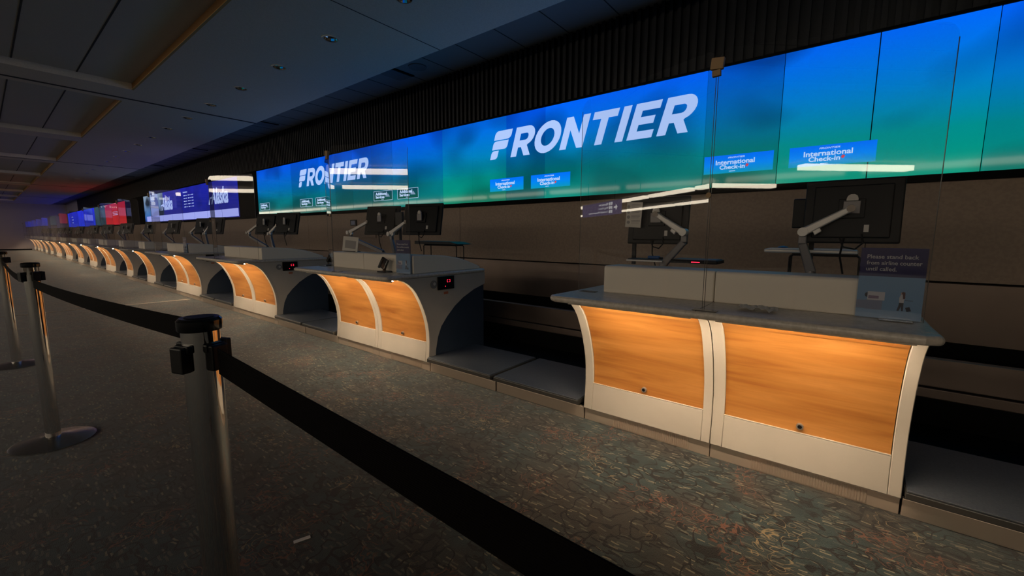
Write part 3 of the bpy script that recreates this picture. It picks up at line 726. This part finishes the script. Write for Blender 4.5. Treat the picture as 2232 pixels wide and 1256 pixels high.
MB().lathe([(.005, 0), (.028, .002), (.024, .008), (.006, .012)], n=10).build('bag', 'blue_device', t)
# second counter things
t = wire_stand(-3.30, 3.0, .50, 'low black wire stand on the second counter, right part')
t = empty('black_tray', (-3.32, 3.0, 1.107)); tag(t, 'flat black keyboard on the wire stand, second counter', 'keyboard')
t.name = 'keyboard'
MB().prism([(-.32, .0), (.30, 0), (.34, .006), (.22, .028), (-.32, .032)], 'y', -.1, .1).build('body', 'black', t, bevel=.002)
t = empty('document_holder', (-3.99, 2.36, 1.031)); tag(t, 'white sheet standing upright on the raised housing, second counter', 'paper')
MB().box(-.145, .135, .0, .004, 0, .150, rot=Matrix.Rotation(.05, 3, 'Y') @ Matrix.Rotation(-.12, 3, 'X')).build('sheet', 'paper', t)
MB().box(-.10, .10, -.001, .0, .03, .11, rot=Matrix.Rotation(.05, 3, 'Y') @ Matrix.Rotation(-.12, 3, 'X')).build('print', 'grey_paper', t)
MB().box(-.10, .10, -.02, .05, 0, .006).build('foot', 'black', t)
def phone(x, y, lab, rz=0):
    t = empty('desk_phone', (x, y, .875), rz); tag(t, lab, 'phone')
    MB().box(-.05, .05, -.04, .05, 0, .012).build('base', 'black', t, bevel=.004)
    MB().box(-.012, .012, -.006, .010, .012, .05).build('stem', 'black', t)
    MB().box(-.045, .045, -.012, .012, .03, .125, rot=Matrix.Rotation(.35, 3, 'Y') @ Matrix.Rotation(-.25, 3, 'X')).build('body', 'gloss_black', t, bevel=.008, seg=3)
    MB().box(-.035, -.015, -.026, -.010, .035, .12, rot=Matrix.Rotation(.35, 3, 'Y') @ Matrix.Rotation(-.25, 3, 'X')).build('handset', 'black', t, bevel=.006, seg=3)
    MB().tube([(.03, -.01, .006), (.08, -.02, .006), (.12, .0, .006)], .004, 6).build('cord', 'black', t)
    return t
phone(-3.17, 2.185, 'black desk device tilted back on the second counter beside its sign')
phone(-4.26, 2.30, 'black desk device at the left end of the second counter', .6)
# wall outlet and panel behind counter B
t = empty('wall_outlet', (-7.15, YW+.02, 1.42)); tag(t, 'small square framed outlet on the tan wall above the second counter', 'outlet')
MB().box(-.10, .10, -.02, 0, -.055, .055).build('frame', 'black', t, bevel=.003); MB().box(-.065, .065, -.024, -.018, -.035, .035).build('plate', 'sign_lilac', t)
o = MB().box(-6.95, -6.45, YW-.005, YW+.02, 1.15, 1.50).build('access_panel', 'tan_wall', bevel=.004); tag(o, 'flat tan access panel on the wall behind the second counter monitor', 'panel')

# ------------------------------------------------------------------ video walls
def bank(name, x0, n, pw, matname, lab, tints, z0=1.650, z1=2.700):
    t = empty(name, (x0, YW, z0)); tag(t, lab, 'video wall'); me = None
    for i in range(n):
        if me is None:
            o = MB().box(.0035, pw-.0035, -.020, 0.018, .0, z1-z0).build('screen_panel', matname, t); me = o
        else: o = me.copy(); C.objects.link(o); o.parent = t
        o.location = (i*pw, 0, 0); c = tints[i % len(tints)]; o.color = (c[0], c[1], c[2], 1)
    MB().box(.0, n*pw, .0, .019, .002, z1-z0-.002).build('frame', 'matte_black', t)
    return t
PW = .5957
t0_ = [(.9, .93, 1), (1, 1, 1), (.92, .92, .92), (.95, 1, 1.0), (.6, .72, .82), (.95, 1, .9)]
tf = []
for i in range(24):
    x = -11.25+i*PW
    if x < -10.0: c = (.8, .75, .85)
    elif x < -9.2: c = (.7, .55, .62)
    elif x < -6.0: c = (.75, .62+.1*(i % 2), .70+.15*(i % 2))
    elif x < -4.7: c = (.85, .80, .90)
    elif x < -4.1: c = (.9, 1.15, .9)
    elif x < -3.5: c = (.75, .68, .80)
    elif x < -1.7: c = (1, 1.0, 1)
    elif x < -1.1: c = (.6, .75, .68)
    elif x < .1: c = (1.1, 1.15, 1.0)
    elif x < .7: c = (.9, .95, .95)
    else: c = (1, 1.2, 1.0)
    tf.append(c)
fb = bank('video_wall', -11.247, 23, PW, 'scr_blue', 'long lit blue to teal video wall showing FRONTIER in white', tf)
TY = -.0225
def lift(o, x, z): o.location.x -= x; o.location.z -= z; return o
FX, FZ = -11.247, 1.650
def glyphs(x0, par, ox, oz, m='logo'):
    """the wordmark's letters, lower-left corner of the F at x0; height .345, slanted"""
    H = .345; zb = 2.184; sh = .295
    def S(pl, dx): return [[(x0+dx+x_+sh*z_ - ox, zb+z_-oz) for x_, z_ in p] for p in pl]
    def arc(cx, cz, rx, rz, a0, a1, n=8): return [(cx+rx*math.cos(a0+(a1-a0)*i/n), cz+rz*math.sin(a0+(a1-a0)*i/n)) for i in range(n+1)]
    def rr(w_, z0_, z1_, r=.035, tail=True):
        return [(0, z0_)] + [(0, z1_-r)] + arc(r, z1_-r, r, r, PI, PI/2, 4) + [(w_, z1_)] + [(w_, z0_+r)] + arc(w_-r, z0_+r, r, r, 0, -PI/2, 4)
    F = [rr(.275, .235, H, .05), rr(.245, .118, .222, .04), rr(.115, 0, .105, .04)]
    def R():
        st = .088; out = [(0, 0), (0, H), (.19, H)] + arc(.19, .235, .115, .11, PI/2, -PI/2+.35, 10) + [(.22, .12), (.30, 0), (.205, 0), (.135, .105), (st, .105), (st, 0)]
        hole = [(st, .265)] + [(.18, .265)] + arc(.18, .225, .035, .04, PI/2, -PI/2, 6) + [(st, .185)]
        return [out, hole]
    def O(): return [arc(.175, H/2, .180, H/2+.006, 0, 2*PI, 28)[:-1], arc(.175, H/2, .092, H/2-.075, 0, 2*PI, 28)[:-1]]
    N = [[(0, 0), (0, H), (.085, H), (.215, .15), (.215, H), (.300, H), (.300, 0), (.225, 0), (.085, .205), (.085, 0)]]
    T = [[(0, H), (.29, H), (.29, H-.078), (.188, H-.078), (.188, 0), (.102, 0), (.102, H-.078), (0, H-.078)]]
    I = [[(0, 0), (0, H), (.086, H), (.086, 0)]]
    Eg = [[(0, 0), (0, H), (.262, H), (.262, H-.075), (.085, H-.075), (.085, .21), (.235, .21), (.235, .138), (.085, .138), (.085, .075), (.262, .075), (.262, 0)]]
    for nm, pl, dx in (('letter_f', F, 0), ('letter_r', R(), .341), ('letter_o', O(), .675), ('letter_n', N, 1.064), ('letter_t', T, 1.410), ('letter_i', I, 1.750), ('letter_e', Eg, 1.883), ('letter_r', R(), 2.196)):
        shape(S(pl, dx), nm, m, par, TY)
glyphs(-3.77, fb, FX, FZ); glyphs(-9.13, fb, FX, FZ)
def card_int(x0):
    x, z = x0-FX, 1.772-FZ
    c = MB().box(x, x+.555, -.0015, 0, z, z+.160).build('picture_card', 'card_blue', fb); c.location.y = -.0215
    text('FRONTIER', 'lettering', 'card_text', c, x+.20, x+.335, z+.128, z+.142, -.0030, shear=.3, bold=.01)
    text('International', 'lettering', 'card_text', c, x+.10, x+.415, z+.076, z+.118, -.0030, bold=.022)
    text('Check-in', 'lettering', 'card_text', c, x+.135, x+.34, z+.034, z+.072, -.0030, bold=.022)
    shape([[(x+.345, z+.060), (x+.355, z+.072), (x+.372, z+.064), (x+.362, z+.046), (x+.350, z+.044)]], 'heart_mark', 'card_red', c, -.0030)
    MB().box(x+.215, x+.265, -.002, 0, z+.013, z+.018).build('underline', 'card_text', c).location.y = -.001
for x in (-3.775, -3.105, -1.108, -.440): card_int(x)
def card_add(x0):
    x, z = x0-FX, 1.775-FZ
    c = MB().box(x, x+.52, -.0015, 0, z, z+.160).build('picture_card', 'card_green', fb); c.location.y = -.0215
    fr = MB()
    for a in ((x, x+.52, z, z+.005), (x, x+.52, z+.155, z+.160), (x, x+.005, z, z+.16), (x+.515, x+.52, z, z+.16)): fr.box(a[0], a[1], -.003, -.001, a[2], a[3])
    fr.build('border', 'card_text', c)
    text('Additional', 'lettering', 'card_text', c, x+.055, x+.375, z+.088, z+.138, -.0030, bold=.03)
    text('Services', 'lettering', 'card_text', c, x+.055, x+.305, z+.038, z+.084, -.0030, bold=.03)
    shape([[(x+.33, z+.06), (x+.36, z+.12), (x+.385, z+.09), (x+.40, z+.115), (x+.455, z+.055)]], 'mountain_mark', 'card_grey', c, -.0026)
    MB().box(x+.215, x+.285, -.003, -.001, z+.018, z+.024).build('underline', 'card_text', c)
for x in (-6.43, -5.77, -9.10, -8.44, -11.14): card_add(x)
# navy wall
ab = bank('video_wall', -22.5, 14, .7155, 'scr_navy', 'navy lit video wall with the word Alaska twice, past the blue one', [(1, 1, 1), (.9, .9, 1), (1, .9, 1)], 1.66, 2.690)
for c in [c for c in ab.children if c.name.startswith('screen_panel')][:4]: c.data = c.data.copy(); c.data.materials.clear(); c.data.materials.append(M['scr_photo'])
AX, AZ = -22.5, 1.66
def alaska(x0):
    x, z = x0-AX, 2.08-AZ
    text('Alaska', 'lettering', 'logo_alaska', ab, x+.22, x+1.58, z-.03, z+.43, TY, bold=.03, shear=.3)
    shape([[(x+.0, z-.02), (x+.10, z+.17), (x+.42, z+.20), (x+.44, z+.15), (x+.16, z+.13), (x+.07, z-.03)]], 'swash', 'logo_alaska', ab, TY)
alaska(-14.77); alaska(-20.05)
text('Destinations', 'heading', 'logo_alaska', ab, -17.17-AX, -16.72-AX, 2.53-AZ, 2.57-AZ, TY, bold=.02).name = 'heading'
b = MB()
for r_ in range(5):
    for c_, (a, wd) in enumerate(((0, .20), (.26, .07), (.45, .16), (.68, .05), (.82, .17))):
        zz = 2.44-.09*r_-AZ; b.box(-17.13-AX+a, -17.13-AX+a+wd, TY-.002, TY, zz-.012, zz+.012)
b.build('table_rows', 'logo_alaska', ab)
me = None
for i in range(8):
    o = MB().box(i*1.21+.01, (i+1)*1.21-.01, TY-.002, TY, 1.675-AZ, 1.885-AZ).build('lit_band', 'strip_white', ab); o.location.x = .30
# gap panel, red, teal, blue walls beyond
o = MB().box(-26.0, -22.55, YW-.02, YW+.018, 1.65, 2.70).build('blank_panel', 'matte_black'); tag(o, 'black blank panel between the navy and the red video walls', 'panel')
o = MB().box(-12.47, -11.26, YW-.02, YW+.018, 1.65, 2.70).build('blank_panel', 'matte_black'); tag(o, 'black blank panel between the FRONTIER and Alaska video walls', 'panel')
rb = bank('video_wall', -31.0, 7, .7143, 'scr_red', 'plain red lit video wall far along the row', [(1, 1, 1)], 1.64, 2.690)
tb = bank('video_wall', -34.3, 5, .65, 'scr_teal', 'dim grey-teal video wall between the red and royal blue ones', [(1, 1, 1)], 1.64, 2.690)
bb = bank('video_wall', -46.0, 17, .688, 'scr_royal', 'royal blue lit video wall at the far end of the row', [(1, 1, 1)], 1.64, 2.690)
b = MB()
for x, z in ((2.0, .7), (2.1, .5), (2.0, .3)): b.box(x, x+.7, TY-.002, TY, z, z+.05)
b.build('text_lines', 'logo_alaska', bb)
b = MB()
for z in (.62, .55, .48): b.box(2.0, 3.2, TY-.002, TY, z, z+.02)
b.build('text_lines', 'logo_alaska', rb)

# hanging direction sign of the hall (seen mirrored in the nearest sneeze guard)
M['way_panel'] = mat('way_sign_panel', lin(30, 30, 70), .4, emit=(.10, .10, .32, 1), es=2.2); M['way_text'] = mat('way_sign_text', (.8, .8, .8, 1), .4, emit=(1, 1, 1, 1), es=4)
t = empty('direction_sign', (-15.2, -4.0, 2.02), PI); tag(t, 'hanging navy direction sign with arrow and three lines across the hall', 'sign')
MB().box(-1.8, 1.8, 0, .12, 0, .52).build('panel', 'way_panel', t, bevel=.01)
for x_ in (-1.3, 1.3): MB().cyl((x_, .06, .52), (x_, .06, ZC-2.02), .012).build('hanger', 'black', t)
shape([[(-1.68, .26), (-1.55, .38), (-1.55, .29), (-1.38, .29), (-1.38, .23), (-1.55, .23), (-1.55, .14)]], 'arrow', 'way_text', t, -.003)
for k_, s_ in enumerate(('Elevators', 'Bag Claim', 'Ground Transportation')):
    z_ = .36-.15*k_; MB().box(-1.25, -1.13, -.003, 0, z_, z_+.11).build('symbol', 'way_text', t); MB().box(-1.08, -.96, -.003, 0, z_, z_+.11).build('symbol', 'way_text', t)
    text(s_, 'lettering', 'way_text', t, -.85, -.85+(.85, .85, 1.9)[k_], z_+.01, z_+.10, -.003, bold=.01)

# ------------------------------------------------------------------ queue posts and belts
def make_post(h=1.04):
    r = empty('queue_post')
    MB().lathe([(.178, .0), (.178, .006), (.165, .012), (.06, .026), (.034, .034)], n=48).build('base', 'chrome_base', r, smooth=True)
    MB().lathe([(.032, .03), (.032, h-.024)], n=40).build('pole', 'chrome', r, smooth=True)
    MB().lathe([(.034, h-.140), (.0325, h-.141)][:2] + [(.0325, h-.135)], n=24) if False else None
    hd = MB().lathe([(.036, h-.026), (.0375, h-.023), (.0375, h-.006), (.033, h-.001), (.0, h)][:4], n=40).build('head', 'gloss_black', r, smooth=True)
    b = MB(); b.lathe([(.026, h-.0015), (.024, h+.0005)], n=30); b.build('cap_disc', 'black', hd)
    for k in range(4):
        a = k*PI/2+.35; c, s = math.cos(a), math.sin(a)
        rm = Matrix.Rotation(a, 3, 'Z')
        bb_ = MB(); bb_.box(.030, .050, -.016, .016, h-.102, h-.052, rot=rm, piv=(0, 0, 0)); bb_.box(.028, .040, -.019, .019, h-.066, h-.050, rot=rm, piv=(0, 0, 0))
        bb_.build('belt_clip', 'black', r, bevel=.003)
    return r
P1, P2, P3, P4 = (-.983, .253), (-3.53, .160), (-5.875, .105), (1.25, .22)
p = make_post(); p.location = (*P1, 0); tag(p, 'chrome queue post with black head, the nearest, in front of the counters', 'queue post', 'chrome queue posts')
for q, lab in ((P2, 'chrome queue post with round base, middle one of the three'), (P3, 'chrome queue post cut by the left edge of the picture'), (P4, 'chrome queue post just outside the right edge, holding the near belt')):
    c = copy_tree(p); c.location = (*q, 0); tag(c, lab)
def belt(name, a, b_, z0, z1, w_, sag, lab, n=24):
    b = MB(); prev = None; A = Vector((*a, 0)); B = Vector((*b_, 0)); d = (B-A).normalized(); A = A+d*.045; B = B-d*.045; nn = Vector((-d.y, d.x, 0))*.0009
    rows = []
    for i in range(n+1):
        k = i/n; p_ = A.lerp(B, k); z = z0+(z1-z0)*k-sag*4*k*(1-k); tw = .0
        rows.append([b.bm.verts.new(p_+nn*s+Vector((0, 0, z-q))) for s, q in ((1, 0), (1, w_), (-1, w_), (-1, 0))])
    for r0, r1 in zip(rows, rows[1:]):
        for j in range(4): b.bm.faces.new((r0[j], r0[(j+1) % 4], r1[(j+1) % 4], r1[j]))
    b.bm.faces.new(rows[0]); b.bm.faces.new(rows[-1][::-1])
    o = b.build(name, 'belt'); o.location = (0, 0, 0); return tag(o, lab, 'belt', 'black queue belts')
belt('queue_belt', P1, P2, 1.030, .948, .048, .012, 'black queue belt between the nearest and the middle post')
belt('queue_belt', P2, P3, .975, .975, .048, .055, 'black queue belt between the middle post and the one at the left edge')
belt('queue_belt', (-.965, .262), P4, .985, .99, .050, .008, 'black queue belt crossing the foreground from the nearest post to the right')
# scrap of paper on the carpet
t = MB().box(-.030, .030, -.009, .009, 0, .0015).build('paper_scrap', 'paper'); t.location = (-1.597, .682, .001); t.rotation_euler = (0, 0, 1.25); tag(t, 'small white scrap of paper lying on the carpet', 'paper')
